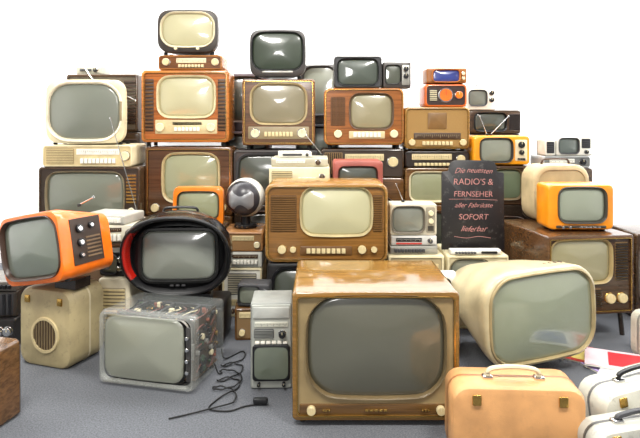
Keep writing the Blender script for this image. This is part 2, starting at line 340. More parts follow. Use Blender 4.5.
# column D
z=P((322,178,404,292),4.0,0,.36,'brown wooden television at the base of the centre stack',WB,(330,200,395,270),G_DK,frame=BRN)
z=P((321,149,404,178),4.0,z,.36,'low dark radio under an orange-brown television',WD,name='radio',cat='radio',panel=plastic(60,48,40),m=.01,C=[('s',345,384,154,161,IVO,BRN),('g',325,342,153,174,8,WDD,cloth(150,120,80),'v'),('k',393,162,5,IVO)])
z=P((324,88,404,149),4.0,z,.36,'orange-brown wooden television with side speaker and tan screen',WO,(352,96,391,130),G_TN,frame=plastic(84,62,40),fw=.014,sr=.2,panel=wood(146,88,38),m=.014,edge=GLD,r=.04,feet=.025,C=[('g',331,345,98,128,10,WB,cloth(110,72,40),'v'),('k',338,137,4.2,CRM,1),('k',394,137,4.2,CRM,1),('p',349,385,134,142,IVO,'control_panel'),('b',353,381,138,7,WHT,5)])
P((334,56,382,88),4.0,z,.32,'small black television with dark screen on top of a wooden one',plastic(48,46,44),(339,60,377,84),glass(76,84,74),frame=BLK,fw=.01,r=.02,panel=DGR,m=.008)
P((383,62,411,88),4.02,z,.26,'tiny dark television with silver tuner panel',plastic(66,60,56),(386,66,400,83),glass(86,90,76),frame=BLK,fw=.006,r=.01,C=[('p',402,409.5,65,85,SIL,'control_panel'),('k',405.8,69,2.6,BLK),('k',405.8,76,2.6,BLK)])
# column E
zE=P((405,205,470,292),4.0,0,.36,'brown television cabinet at the bottom of the radio stack',WB,(412,215,455,280),G_DK,frame=BRN)
z=P((405,168,469,205),4.0,zE,.36,'brown wooden television with green-grey screen partly hidden by a sign',WM_,(412,174,448,200),G_YG,frame=CRM,fw=.014,panel=wood(116,80,44),m=.012,C=[('k',458,180,4,IVO),('k',458,192,4,IVO)])
z=P((405,151,470,168),4.0,z,.36,'low dark radio with cream scale under a wooden radio',WDD,name='radio',cat='radio',panel=plastic(48,40,36),m=.008,C=[('s',412,452,154,160,IVO,BRN),('k',461,159,4,IVO),('b',414,450,164.5,9,IVO,3)])
z=P((405,107,470,151),4.0,z,.36,'tan wooden radio with woven speaker cloth and tuning scale',WG,name='radio',cat='radio',panel=cloth(160,124,70),m=.014,edge=GLD,r=.03,feet=.012,C=[('s',414,461,134,141,plastic(70,50,34),IVO),('b',422,453,145,8,IVO,4),('k',412,144,3.4,IVO,1),('k',463,144,3.4,IVO,1),('p',428,447,113,130,plastic(126,92,50),'speaker_emblem')])
z=P((425,84,467,107),4.0,z,.26,'orange plastic radio with round speaker and dial',plastic(210,100,28,r=.3,coat=.4),name='radio',cat='radio',r=.025,panel=plastic(60,44,38),m=.012,C=[('d',446,95,7.6,plastic(225,110,30)),('g',430,437,90,101,6,CRM,BLK,'h'),('k',459,95,3.6,ORG)])
P((427,68,467,84),4.0,z,.24,'small brown-orange television with blue screen',plastic(150,92,40),(434,70.5,459,82),G_BL,frame=plastic(206,122,36),fw=.007,r=.01,feet=.006,C=[('k',463,74,1.6,CRM),('k',463,79,1.6,CRM)])
# column F, rear dark cabinets
zb=box_set(1.27,4.42,0,.40,.62,.3,'dark cabinet at the rear of the yellow television',WDD,(.1,.9,.2,.9),G_DK,frame=BRN)
zb=P((468,134,521,160),4.42,zb,.3,'dark wooden radio behind the yellow television',WDD,name='radio',cat='radio',panel=BRN,m=.01)
zb=P((469,110,521,134),4.42,zb,.3,'dark brown and black television cabinet with wire antennas',WD,(476,114,505,130),G_DK,frame=BLK,fw=.01,C=[('g',509,520,114,130,8,BLK,BRN,'h')])
P((466,86,497,110),4.42,zb,.26,'small white television with grey screen and tuner knobs',WHT,(470,91,486,105),glass(118,122,110),frame=DGR,fw=.008,r=.02,C=[('k',491.5,93,2.2,BLK),('k',491.5,100,2.2,BLK),('a',480,.1,-.05,.09)])
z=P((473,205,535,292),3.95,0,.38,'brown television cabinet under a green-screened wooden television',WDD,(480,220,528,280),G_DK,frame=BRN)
z=P((473,166,536,205),3.95,z,.38,'dark brown wooden television with green screen and side tuner',wood(80,56,38),(495,171,521,198),G_GN,frame=plastic(110,92,62),fw=.012,panel=wood(64,46,32),m=.012,C=[('g',477,489,173,198,9,WDD,BRN,'h'),('k',530,178,3,IVO),('k',530,188,3,IVO)])
P((474,136,530,166),3.95,z,.32,'yellow-orange plastic television with dark control panel',YEL,(482,140,511,162),glass(136,138,122),frame=plastic(48,44,40),fw=.012,r=.025,feet=.008,C=[('p',515,527,140,162,plastic(224,206,170),'control_panel'),('k',521,145,3.4,BLK),('k',521,153,2.6,BLK),('b',517,525,160,3,BLK,2),('a',492,.12,-.05,.13),('a',496,.12,.12,.13)])
# column G
z=P((543,206,594,262),4.05,0,.38,'dark television cabinet behind a beige case',WDD,(548,215,585,250),G_DK,frame=BRN)
z=P((543,168,593,206),4.05,z,.36,'brown television hidden behind a beige portable set',WD,(548,174,580,200),G_DK,frame=BRN)
z=P((543,156,591,168),4.05,z,.26,'flat pale grey radio under a small white television',plastic(176,178,176),name='radio',cat='radio',panel=plastic(120,122,120),m=.005,C=[('s',550,575,159,163,WHT,BLK),('k',583,162,3,BLK)])
P((556.5,136,593,156),4.05,z,.26,'small white portable television with dark screen',WHT,(560,139,578,153),glass(96,104,98),frame=DGR,fw=.007,r=.015,C=[('g',582,590,139,148,5,DGR,BLK,'h'),('k',586,152,1.8,BLK)])
P((545,139,555.5,156),4.05,z,.16,'little white speaker box beside a small television',WHT,name='speaker',cat='speaker',r=.01,C=[('g',547,554,142,153,6,DGR,BLK,'h')])
# ======================= middle layer =======================
z=box_set(.035,3.62,0,.62,.74,.33,'tall brown radio console behind the centre television',WB,name='radio_console',cat='radio',panel=cloth(120,90,60),m=.03,C=[('s',.2,.8,.7,.8,IVO,BRN)])
z2=P((269,167,330,186),3.62,z,.32,'flat cream record player with grey lid',CRM,name='record_player',cat='record player',r=.012,C=[('g',272,292,171,181,5,IVO,cloth(150,140,110),'h'),('k',322,176,2.4,BRN),('b',298,316,178,5,WHT,3)])
z3=P((271,158,328,167),3.64,z2,.28,'flat grey-cream radio lying on a record player',plastic(184,178,156),name='radio',cat='radio',r=.008,C=[('s',276,305,160,163.5,WHT,BRN),('k',318,162.5,2.6,BRN),('a',322,.25,-.10,.13)])
box_set(-.15,3.68,z3,.20,.035,.16,'thin white tuner with dark strip on a flat radio',WHT,name='radio',cat='radio',r=.006,yaw=7,C=[('p',.1,.7,.3,.7,DGR,'scale_strip'),('k',.85,.5,.25,BLK)])
P((333,161,383,186),3.62,z,.3,'low red-brown television peeking over the centre television',plastic(160,84,72,r=.4),(340,167,376,186),G_DK,frame=plastic(90,40,36),fw=.008,r=.02)
z=box_set(-.735,3.58,0,.30,.30,.3,'dark wooden radio standing on the carpet',WD,name='radio',cat='radio',panel=cloth(110,84,56),m=.02)
z=box_set(-.735,3.58,z,.30,.20,.3,'brown wooden radio under a small orange television',WB,name='radio',cat='radio',panel=cloth(140,108,70),m=.016,C=[('s',.2,.8,.6,.8,IVO,BRN)])
P((173,187,223,228),3.58,z,.28,'small orange plastic television with cream screen',plastic(232,126,22,r=.3,coat=.4),(179,193,217,219),G_YG,frame=plastic(60,44,32),fw=.008,r=.03,cb=.03,taper=.75,feet=.01,C=[('k',184,223,1.8,BLK),('k',192,223,1.8,BLK),('b',200,214,223,4,CRM,2)])
z=P((222,268,262,316),3.5,0,.3,'cream radio standing on the carpet',CRM,name='radio',cat='radio',r=.015,panel=WHT,m=.012,C=[('g',228,256,274,294,9,plastic(180,172,150),DGR,'h'),('s',228,256,299,305,IVO,BRN),('k',233,310,2.2,BRN),('k',251,310,2.2,BRN)])
z=P((222,252,262,268),3.5,z,.3,'flat pale grey radio with row of push buttons',plastic(196,196,186),name='radio',cat='radio',r=.01,C=[('b',226,258,262,9,WHT,4),('s',226,258,254.5,258.5,BRN,CRM)])
zS=P((222,232,263,252),3.5,z,.3,'light brown wooden radio with cream knobs',wood(162,114,68),name='radio',cat='radio',r=.012,panel=cloth(146,110,68),m=.008,C=[('s',232,254,236,241,IVO,BRN),('k',228,245,3,CRM),('k',257,245,3,CRM)])
# ball television
def sphere_tv():
    Y=3.62; X=(245-320)*Y/F; rad=.118
    root=thing('television','white ball-shaped television with grey visor and screen on a stand','television',X,Y+.03,zS,yaw=-10)
    cyl(root,'stand',0,0,0,.07,.024,BLK,ax='z',n=28,bev=.3)
    tube(root,'stand_neck',[(0,0,.02),(0,0,.075)],.03,BLK,sm=False,n=14)
    cz=.066+rad; n=44
    def band(a0,a1,k,q=1.):
        out=[]
        for i in range(k+1):
            a=math.radians(a0+(a1-a0)*i/k)
            out.append([(q*rad*math.sin(a)*math.cos(2*pi*j/n),-q*rad*math.cos(a),cz+q*rad*math.sin(a)*math.sin(2*pi*j/n)) for j in range(n)])
        return out
    loft(root,'shell',band(60,178,18),plastic(214,210,198,r=.3,coat=.3),c0=False,ang=80)
    loft(root,'visor_ring',band(55,61,3,1.025),plastic(60,58,58,r=.3),c0=False,c1=False,ang=80)
    loft(root,'visor',band(2,58,14,.995),plastic(58,56,60,r=.3),ang=80)
    screen(root,.145,.112,.03,0,cz-.004,-.090,.030,glass(120,120,122,r=.3),.06)
    for sx in(-.03,.0,.03): cyl(root,'button',sx,-.065,.016,.006,.008,CHR,n=10)
sphere_tv()
z=box_set(-1.24,3.46,0,.36,.44,.34,'brown wooden radio carrying a cream keyboard radio',WD,name='radio',cat='radio',panel=cloth(96,74,52),m=.02)
z=box_set(-1.24,3.46,z,.37,.10,.32,'cream radio with a row of piano keys',plastic(210,204,184),name='radio',cat='radio',r=.012,yaw=8,C=[('b',.08,.75,.3,10,WHT,.36),('s',.08,.75,.62,.86,BRN,CRM),('k',.88,.5,.26,BRN),('a',.93,.2,-.17,.62)])
box_set(-1.27,3.50,z,.28,.055,.24,'grey typewriter-like remote keyboard on a cream radio',plastic(176,174,164),name='radio',cat='radio',r=.01,yaw=-14,C=[('b',.06,.94,.5,12,WHT,.5)])
zq=box_set(-1.065,3.10,0,.17,.33,.22,'small cream box with brown trim beside a beige case',plastic(206,196,170),name='speaker',cat='speaker',r=.015,C=[('g',.15,.85,.2,.85,12,IVO,cloth(150,140,120),'h')],yaw=-4)
box_set(-1.09,3.14,zq,.14,.13,.14,'tiny black portable television with grey screen on a cream box',BLK,(.1,.68,.15,.85),G_GR,frame=DGR,fw=.005,r=.012,yaw=-6,C=[('k',.84,.7,.09,CHR),('k',.84,.35,.09,CHR)])
zt=box_set(-.35,3.13,0,.19,.17,.18,'small brown radio standing on the carpet by the cables',WB,name='radio',cat='radio',r=.01,panel=cloth(120,94,60),m=.01,yaw=4,C=[('s',.12,.88,.68,.86,IVO,BRN),('k',.2,.25,.09,IVO),('k',.8,.25,.09,IVO)])
box_set(-.35,3.14,zt,.17,.12,.15,'small dark grey portable television on a brown radio',DGR,(.08,.66,.15,.85),G_GR,frame=BLK,fw=.005,r=.012,yaw=-4,C=[('k',.84,.7,.09,CHR),('k',.84,.35,.09,CHR)])
zr=box_set(.62,3.0,0,.16,.24,.2,'pale grey radio squeezed beside a large wooden television',plastic(196,190,170),name='radio',cat='radio',r=.01,panel=cloth(110,86,54),m=.01,C=[('s',.12,.88,.68,.86,IVO,BRN),('k',.5,.3,.12,IVO)])
box_set(.62,3.0,zr,.16,.13,.16,'small white portable television on a pale radio',WHT,(.08,.68,.15,.85),G_GR,frame=DGR,fw=.005,r=.012,C=[('k',.84,.7,.09,BLK),('k',.84,.35,.09,BLK)])
# centre wooden TV
z=P((267,263,386,340),3.24,0,.34,'black television underneath the centre wooden television',plastic(30,28,28),(276,272,350,325),G_DK,frame=BLK,C=[('g',358,380,274,300,8,DGR,BLK,'h')])
P((265,184,388,263),3.2,z,.40,'golden-brown wooden television with pale yellow screen and wide ivory surround',wood(152,110,52,k=.66),(304,190,369,234),glass(190,186,148),frame=plastic(190,174,130),fw=.012,sr=.2,sb=.07,panel=wood(130,90,42,k=.66),m=.018,edge=GLD,r=.045,feet=.012,cr=.84,
  C=[('g',271,296,196,232,16,plastic(118,84,42),cloth(88,60,32),'h'),('g',373.5,382,196,232,16,plastic(118,84,42),cloth(88,60,32),'h'),('p',300,352,247,256,plastic(104,72,38),'control_panel'),('b',306,346,251.5,8,IVO,5),('k',282,250,4.2,IVO,1),('k',293,250,3,IVO,1),('k',362,250,4.2,IVO,1),('k',374,250,3,IVO,1)])
# pale sets under and beside the sign
zc=box_set(.53,3.3,0,.31,.405,.34,'cream radio with keys under small pale sets',CRM,name='radio',cat='radio',panel=plastic(176,160,124),m=.014,r=.012,C=[('s',.1,.9,.76,.88,IVO,BRN),('b',.1,.9,.64,9,WHT,.06),('g',.1,.9,.1,.55,12,IVO,cloth(150,130,90),'h')])
box_set(.87,3.3,0,.34,.405,.34,'low cream television beneath a shop sign',CRM,(.08,.7,.35,.92),G_GR,frame=plastic(150,140,110),fw=.01,panel=plastic(196,184,150),m=.012,r=.012,cr=.95,C=[('k',.85,.8,.05,BRN),('k',.85,.6,.05,BRN),('g',.76,.94,.12,.45,7,IVO,BRN,'h')])
z=P((390,246,438,252),3.32,zc,.2,'thin silver tuner with tiny buttons',SIL,name='radio',cat='radio',r=.005,C=[('b',394,425,249.2,9,DGR,2.4)])
z=P((391,236,437,246),3.33,z,.19,'flat silver radio with red stripe and black scale',plastic(206,204,198,r=.3),name='radio',cat='radio',r=.006,C=[('s',396,422,238,242,BLK,WHT),('p',396,422,243.2,244.8,plastic(190,50,40),'stripe'),('k',430,241,2.4,DGR)])
P((390,204,437,236),3.34,z,.19,'small pale television with grey screen and tuner panel',plastic(206,198,176),(394,208,423,232),glass(124,126,114),frame=plastic(120,112,98),fw=.01,r=.012,C=[('p',426,435,207,233,plastic(150,142,124),'control_panel'),('k',430.5,213,2.6,CRM),('k',430.5,221,2.6,CRM),('g',427.5,433.5,226,231,4,BLK,DGR,'h'),('a',405,.08,-.04,.1)])
box_set(.86,3.305,zc,.28,.028,.07,'slim white cassette deck lying in front of a sign',WHT,name='cassette_deck',cat='tape deck',r=.005,C=[('b',.08,.5,.5,7,DGR,.35),('p',.6,.92,.25,.75,BLK,'cassette_door')])
# sign
def sign():
    root=thing('sign_board','worn black hand-lettered shop sign board with faded pink text','sign',.872,3.42,zc+.004,pitch=-5,yaw=2,roll=1.2)
    w,h=.36,.51
    pts=[(-w/2,0),(w/2,0),(w/2,h-.075),(w/2-.004,h-.068),(w/2-.036,h-.064),(w/2-.040,h-.058),(w/2-.044,h-.030),(w/2-.056,h-.012),(w/2-.075,h-.003),(w/2-.09,h),(-w/2+.09,h),(-w/2+.075,h-.003),(-w/2+.056,h-.012),(-w/2+.044,h-.030),(-w/2+.040,h-.058),(-w/2+.036,h-.064),(-w/2+.004,h-.068),(-w/2,h-.075)]
    loft(root,'board',[[(x,.008,z) for x,z in pts],[(x,-.006,z) for x,z in pts],[(x*.985,-.008,h*.5+(z-h*.5)*.985) for x,z in pts]],plastic(21,18,20,r=.45,worn=.35),label='worn black board with shouldered upper edge')
    M=plastic(184,126,120,r=.7,worn=.5)
    rows=[('Die neuesten',.452,.042,.5,.22,.5),("RADIO'S &",.385,.050,.08,.30,.0),('FERNSEHER',.315,.044,.08,.29,0),('aller Fabrikate',.252,.038,.5,.28,0),('SOFORT',.185,.045,.15,.22,-.1),('lieferbar',.118,.044,.5,.21,-.2)]
    for t,zz,s,sh,mw,arc in rows:
        cu=bpy.data.curves.new('lettering','FONT'); cu.body=t; cu.size=s; cu.align_x='CENTER'; cu.align_y='CENTER'; cu.shear=sh; cu.extrude=.0005; cu.offset=-.0002
        ob=bpy.data.objects.new('t',cu); S.collection.objects.link(ob); bpy.context.view_layer.update()
        me=bpy.data.meshes.new_from_object(ob.evaluated_get(bpy.context.evaluated_depsgraph_get())); bpy.data.objects.remove(ob)
        me.materials.clear(); me.materials.append(M)
        wd=max(v.co.x for v in me.vertices)-min(v.co.x for v in me.vertices)
        for v in me.vertices: v.co.y+=-arc*v.co.x**2+.0014*math.sin(v.co.x*90+zz*50)+.012*v.co.x
        o=bpy.data.objects.new('lettering',me); S.collection.objects.link(o); o.parent=root; o.location=(0,-.0092,zz); o.rotation_euler=(pi/2,0,0)
        k=min(1.,mw/wd); o.scale=(k,1,1); o['label']='faded pink painted lettering reading '+t
    tube(root,'underline',[(-.14,-.0088,.285),(0,-.0088,.287),(.14,-.0088,.284)],.0011,M)
    tube(root,'flourish',[(-.11,-.0088,.075),(-.04,-.0088,.067),(.03,-.0088,.077),(.1,-.0088,.069)],.0014,M)
    boxes(root,'support_foot',[(0,.06,.003,.24,.10,.006)],BLK,rot=(math.radians(5),0,0))
sign()
# console on the right
box_set(1.175+.245*.99,3.1+.036,0,.49,.545,.62,'dark brown wooden television console with radio grille on short legs',wood(84,56,32),(.08,.72,.42,.92),glass(146,140,106),frame=plastic(160,140,96),fw=.012,sr=.18,panel=wood(66,44,27),m=.02,edge=GLD,feet=.13,legs=WDD,yaw=8,r=.012,cr=.9,
  C=[('g',.08,.62,.09,.32,9,WDD,cloth(120,88,50),'h'),('k',.72,.2,.06,IVO,1),('k',.86,.2,.06,IVO,1),('g',.79,.93,.42,.9,14,WDD,cloth(110,84,50),'h')])
box_set(2.02,3.45,0,.42,.50,.4,'dark wooden set standing just beyond a console',WD,(.08,.7,.2,.9),G_GR,frame=BRN,yaw=4,panel=BRN,m=.015)
zk=.5458
box_set(1.43,3.54,zk,.36,.34,.17,'worn cream rounded portable case television with dark handle',BEI,name='portable_television',cat='television',r=.09,yaw=8,panel=plastic(178,158,118,worn=.2),m=.03,e=.02,C=[('h',.25,.75,.03,BRN),('p',.05,.95,.48,.51,GLD,'trim_strip')])
P((548,185,614,233),3.24,zk,.24,'yellow-orange plastic television with pale grey-green screen on a console',plastic(240,146,22,r=.3,coat=.4),(561,190,604,223.5),glass(146,152,134),frame=plastic(62,58,50),fw=.013,r=.025,feet=.012,C=[('p',556,606,228.5,231.5,plastic(60,56,50),'control_panel'),('k',562,230,1.5,CHR),('k',569,230,1.5,CHR),('b',578,600,230,5,CHR,1.8)])
# ======================= front layer =======================
def case(label,X,Y,Z,w,h,d,mat,trim,yaw,r=.05,handle=True,name='suitcase',cat='suitcase',extra=None,hm=None,latch=True,hh=.05,pitch=0,roll=0):
    root=thing(name,label,cat,X,Y,Z,yaw,roll,pitch)
    rbox(root,'case_body',0,d/2,h/2,w,d,h,r,mat,e=.022)
    loft(root,'seam_trim',[R(w+.004,h+.002,r+.002,d*.55-.006,0,h/2),R(w+.006,h+.004,r+.003,d*.55,0,h/2),R(w+.004,h+.002,r+.002,d*.55+.006,0,h/2)],trim,c0=False,c1=False)
    if handle:
        a=w*.2
        hz=h+hh
        tube(root,'handle',[(-a,d*.45,h-.002),(-a+.004,d*.45,h+hh*.7),(-a*.65,d*.45,hz),(0,d*.45,hz+.004),(a*.65,d*.45,hz),(a-.004,d*.45,h+hh*.7),(a,d*.45,h-.002)],.011,hm or trim,flat=.7)
        for s in(-1,1): rbox(root,'handle_bracket',s*a,d*.45,h+.004,.035,.03,.012,.004,CHR)
    if latch:
        for s in(-.32,.32): rbox(root,'latch',s*w,-.003,h*.86,.03,.008,.035,.004,GLD)
    if extra: extra(root)
    return Z+h+.001
def ex1(root):
    h=.36
    n=32
    g=lambda a,b_,y:[(a*math.cos(2*pi*j/n)+.01,y,h*.42+b_*math.sin(2*pi*j/n)) for j in range(n)]
    loft(root,'speaker_ring',[g(.082,.084,.0),g(.080,.082,-.008),g(.068,.070,-.008),g(.066,.068,0)],plastic(200,182,138,worn=.2),c0=False,c1=False)
    loft(root,'speaker_cloth',[g(.069,.071,.002),g(.068,.070,-.003)],cloth(70,54,38))
    boxes(root,'speaker_grille',[(.01+i*.016,-.005,h*.42,.004,.004,2*.068*math.sqrt(max(0,1-(i*.016/.068)**2))) for i in(-4,-3,-2,-1,0,1,2,3,4)],plastic(130,112,80))
zc1=case('worn beige leatherette case with round speaker grille under an orange television',-1.285,2.79,0,.30,.362,.24,plastic(176,160,120,r=.55,bump=.2,worn=.35),plastic(216,204,168),-20,r=.055,handle=False,extra=ex1,latch=True,name='portable_speaker',cat='speaker')
box_set(-1.285,2.70,zc1+.040,.40,.32,.38,'bright orange plastic television tipped askew on a beige case',ORG,(.07,.93,.12,.90),glass(112,120,106),frame=plastic(64,44,32),fw=.012,r=.05,cb=.02,yaw=-27,roll=-11,sr=.2,sb=.06,feet=.006,taper=.84,cr=.85,sidepanel=True,
  C=[('a',.8,.2,.1,.03)])
rt=thing('wooden_wedge','small dark wooden wedge propping an orange television','wedge',-1.17,2.84,zc1-.0005,-20)
mk(rt,'wedge_block',[(-.06,-.05,0),(.06,-.05,0),(.06,.05,0),(-.06,.05,0),(-.06,-.05,.022),(.06,-.05,.046),(.06,.05,.046),(-.06,.05,.022)],[(0,3,2,1),(4,5,6,7),(0,1,5,4),(1,2,6,5),(2,3,7,6),(3,0,4,7)],WDD)
zw=box_set(-1.75,3.0,0,.44,.15,.3,'flat black amplifier on the carpet beside a beige case',plastic(38,36,36),name='amplifier',cat='amplifier',r=.008,yaw=4,C=[('g',.05,.7,.15,.85,6,BLK,DGR,'h'),('k',.92,.6,.14,CHR),('k',.82,.6,.14,CHR)])
zw=box_set(-1.75,3.02,zw,.43,.13,.28,'dark ribbed receiver stacked on an amplifier',plastic(58,52,46),name='radio',cat='radio',r=.008,yaw=7,C=[('g',.05,.95,.1,.9,14,BLK,DGR,'v')])
box_set(-1.74,3.03,zw,.40,.05,.26,'thin grey tuner on top of dark equipment',plastic(96,92,86),name='radio',cat='radio',r=.006,yaw=3,C=[('b',.5,.95,.5,8,BLK,.4)])
box_set(-1.41,2.10,0,.36,.30,.3,'dark brown wooden radio at the edge of the carpet',WB,name='radio',cat='radio',r=.02,yaw=-14,panel=cloth(100,80,50),m=.02,C=[('s',.15,.85,.15,.35,IVO,BRN)])
# clear TV
def clear_tv():
    X,Y=-.745,2.56
    root=thing('television','transparent plastic television with visible electronics and grey screen','television',X,Y,0,yaw=-14)
    w,h,d=.45,.32,.33
    CL=plastic(205,210,206,r=.06,alpha=.12,coat=.7)
    FR=plastic(190,192,186,r=.1,alpha=.38,coat=.7)
    loft(root,'cabinet',[R(w*.96,h*.93,.016,d,0,h*.48+.006),R(w,h-.02,.016,d-.02,0,h/2+.005),R(w,h-.015,.018,.05,0,h/2+.006)],CL,c1=False,label='clear plastic cabinet')
    loft(root,'front_frame',[R(w,h-.01,.02,.05,0,h/2+.006),R(w+.004,h-.006,.022,.02,0,h/2+.006),R(w-.01,h-.016,.022,-.004,0,h/2+.006),R(w-.026,h-.034,.03,-.006,0,h/2+.006,.02),R(w-.036,h-.044,.035,.016,0,h/2+.006,.02)],FR,c0=False,c1=False)
    screen(root,w-.085,h-.06,.04,-.018,h/2+.006,.012,.022,glass(146,148,132),.03)
    rbox(root,'control_panel',w/2-.032,.016,h/2,.022,.01,h*.72,.004,plastic(70,68,66))
    for i in range(4): cyl(root,'knob',w/2-.032,.010,h*(.28+.15*i),.008,.016,CHR,n=14)
    loft(root,'picture_tube',[R(w-.07,h-.06,.05,.025,-.01,h/2),R(w-.08,h-.075,.06,.07,-.01,h/2),R(.16,.12,.05,.17,0,h/2),R(.05,.05,.024,.2,0,h/2),R(.04,.04,.019,.29,0,h/2)],plastic(24,23,24,r=.2))
    loft(root,'metal_tube_band',[R(w-.06,h-.05,.05,.03,-.01,h/2),R(w-.06,h-.05,.05,.045,-.01,h/2)],SIL,c0=False,c1=False)
    boxes(root,'circuit_board',[(w*.43,.185,h*.5,.004,.22,h*.78)],plastic(70,52,34))
    boxes(root,'circuit_board',[(0,.185,.03,w*.88,.24,.004)],plastic(90,66,40))
    boxes(root,'circuit_board',[(0,.30,h*.5,w*.84,.004,h*.76)],plastic(40,36,32))
    boxes(root,'chassis',[(-w*.43,.185,h*.5,.004,.22,h*.7),],SIL)
    boxes(root,'chassis_rail',[(0,.09,h*.9,w*.84,.014,.014),(0,.26,h*.9,w*.84,.014,.014),(-w*.3,.175,h*.9,.014,.17,.014),(w*.3,.175,h*.9,.014,.17,.014),(0,.175,h*.9,.014,.17,.014)],DGR)
    cs=[GLD,SIL,BLK,plastic(130,70,50),CRM,BLK,BLK,plastic(60,80,60)]
    for i in range(30):
        y=.08+random.random()*.20; z=.05+random.random()*.22
        cyl(root,'component',w*.43+.002,y,z,.006+random.random()*.009,.014,random.choice(cs),ax='x',n=10)
    for i in range(16):
        cyl(root,'component',-.18+.36*random.random(),.10+random.random()*.17,h*.86,.008+random.random()*.01,.02,random.choice(cs),ax='z',n=10)
    for i in range(6):
        cyl(root,'valve',-.15+.06*i,.27,.032,.012,.07,plastic(205,205,195,r=.1,alpha=.7),ax='z',n=12)
    for i in range(10):
        x=-.18+.04*i; tube(root,'wire',[(x,.08,h*.88),(x+.03,.13,h*.92),(x+.01+.04*random.random(),.20,h*.9),(x-.02,.27,h*.86)],.0028,random.choice([BLK,plastic(110,60,50),CRM,BLK]))
    for i in range(6):
        z=.06+.035*i; tube(root,'wire',[(w*.44,.08,z),(w*.455,.13,z+.03*random.random()),(w*.45,.20,z-.02),(w*.44,.28,z+.02)],.0028,random.choice([BLK,plastic(110,60,50),CRM]))
    for a in(-1,1):
        for b_ in(.05,d-.05): cyl(root,'foot',a*(w/2-.05),b_,0,.014,.012,RUB,ax='z',n=12)
clear_tv()
# black helmet TV with support
zh=box_set(-.70,3.02,0,.42,.205,.32,'flat black portable radio supporting a rounded black television',BLK,name='radio',cat='radio',r=.02,C=[('g',.1,.9,.2,.8,10,DGR,BLK,'h')])
def helmet():
    X,Y=-.735,3.07
    root=thing('television','black helmet-shaped television with a red edge inside its deep hood','television',X,Y,zh,yaw=4)
    SH=plastic(14,14,17,r=.2,coat=.25); RM=plastic(16,16,18,r=.42)
    loft(root,'base',[R(.34,.04,.018,.03,0,.02),R(.36,.04,.018,.05,0,.02),R(.32,.04,.018,.26,0,.02)],BLK)
    cz=.247
    n=56
    def O(a,b_,y,p=2.4,hood=0.,dz=0,js=None):
        g=[]
        for j in (range(n) if js is None else js):
            t=2*pi*j/n; c,s=math.cos(t),math.sin(t)
            zz=abs(s)**(2/p)*(1 if s>0 else -1)
            g.append((a*abs(c)**(2/p)*(1 if c>0 else -1),y-hood*(.3+.7*zz),cz+dz+b_*zz))
        return g
    hd=.095
    loft(root,'shell',[O(.276,.218,.0,2.35,hd),O(.284,.226,.03,2.3,hd*.6),O(.282,.226,.09,2.25,hd*.2),O(.266,.214,.16,2.2),O(.224,.184,.23,2.1),O(.15,.13,.28,2),O(.06,.05,.31,2)],SH,c0=False,ang=80)
    loft(root,'hood_rim',[O(.277,.219,.001,2.35,hd),O(.272,.214,-.008,2.35,hd),O(.262,.204,-.008,2.35,hd),O(.258,.200,-.001,2.35,hd)],RM,c0=False,c1=False,ang=80)
    loft(root,'hood_lining',[O(.259,.201,-.002,2.35,hd),O(.252,.194,.01,2.4,hd*.8),O(.238,.178,.065,2.5)],plastic(26,26,28,r=.45),c0=False,c1=False)
    js=list(range(int(n*.41),int(n*.62)))
    loft(root,'red_edge',[O(.2635,.2060,-.0088,2.35,hd,0,js),O(.2575,.1995,-.003,2.35,hd,0,js),O(.251,.193,.008,2.4,hd*.8,0,js),O(.242,.182,.045,2.45,hd*.25,0,js)],plastic(196,34,22,r=.25,coat=.4),c0=False,c1=False,closed=False,label='red edge inside the hood')
    loft(root,'face',[O(.242,.182,.065,2.5),O(.234,.174,.058,2.6),O(.20,.148,.05,3.0),O(.18,.132,.075,3.0)],RM,c0=False)
    loft(root,'screen_bezel',[R(.405,.285,.06,.058,.005,cz-.005,.03),R(.40,.28,.06,.034,.005,cz-.005,.03),R(.375,.258,.05,.03,.005,cz-.005,.03),R(.36,.243,.042,.05,.005,cz-.005,.03)],plastic(32,32,32,r=.4),c0=False,c1=False)
    screen(root,.36,.243,.04,.005,cz-.005,.046,.022,glass(134,138,128),.03)
    for s in(-.03,0,.03): rbox(root,'button',s,.04,cz-.160,.02,.012,.01,.003,DGR)
    tube(root,'handle',[(-.09,.14,cz+.205),(-.07,.14,cz+.228),(.07,.14,cz+.228),(.09,.14,cz+.205)],.007,BLK)
helmet()
# grey tower
def tower():
    root=thing('portable_television','slim upright silver-grey portable television with radio section on top','television',-.208,2.56,0,yaw=2)
    w,h,d=.178,.365,.20
    rbox(root,'cabinet',0,d/2+.01,h/2,w,d,h,.008,plastic(140,142,136,r=.4,worn=.1),e=.005)
    rbox(root,'front_panel',0,.008,h/2,w-.010,.012,h-.010,.006,plastic(166,168,160,r=.4))
    y=.0
    ctrls(root,w,h,0,[('g',.1,.55,.60,.70,6,plastic(120,122,118),DGR,'h'),('s',.1,.9,.73,.79,plastic(205,205,190),BLK),('k',.76,.65,.04,BLK),('b',.1,.9,.555,6,WHT,.03),('k',.2,.07,.02,BLK),('k',.8,.07,.02,BLK)],y+.002)
    rbox(root,'lid_panel',0,-.001,h*.90,w*.86,.008,h*.13,.004,plastic(182,184,178,r=.35))
    rbox(root,'screen_bezel',0,-.002,.115,w*.9,.014,.155,.014,BLK)
    screen(root,w*.78,.132,.02,0,.115,-.009,.006,glass(104,112,96),.03)
tower()
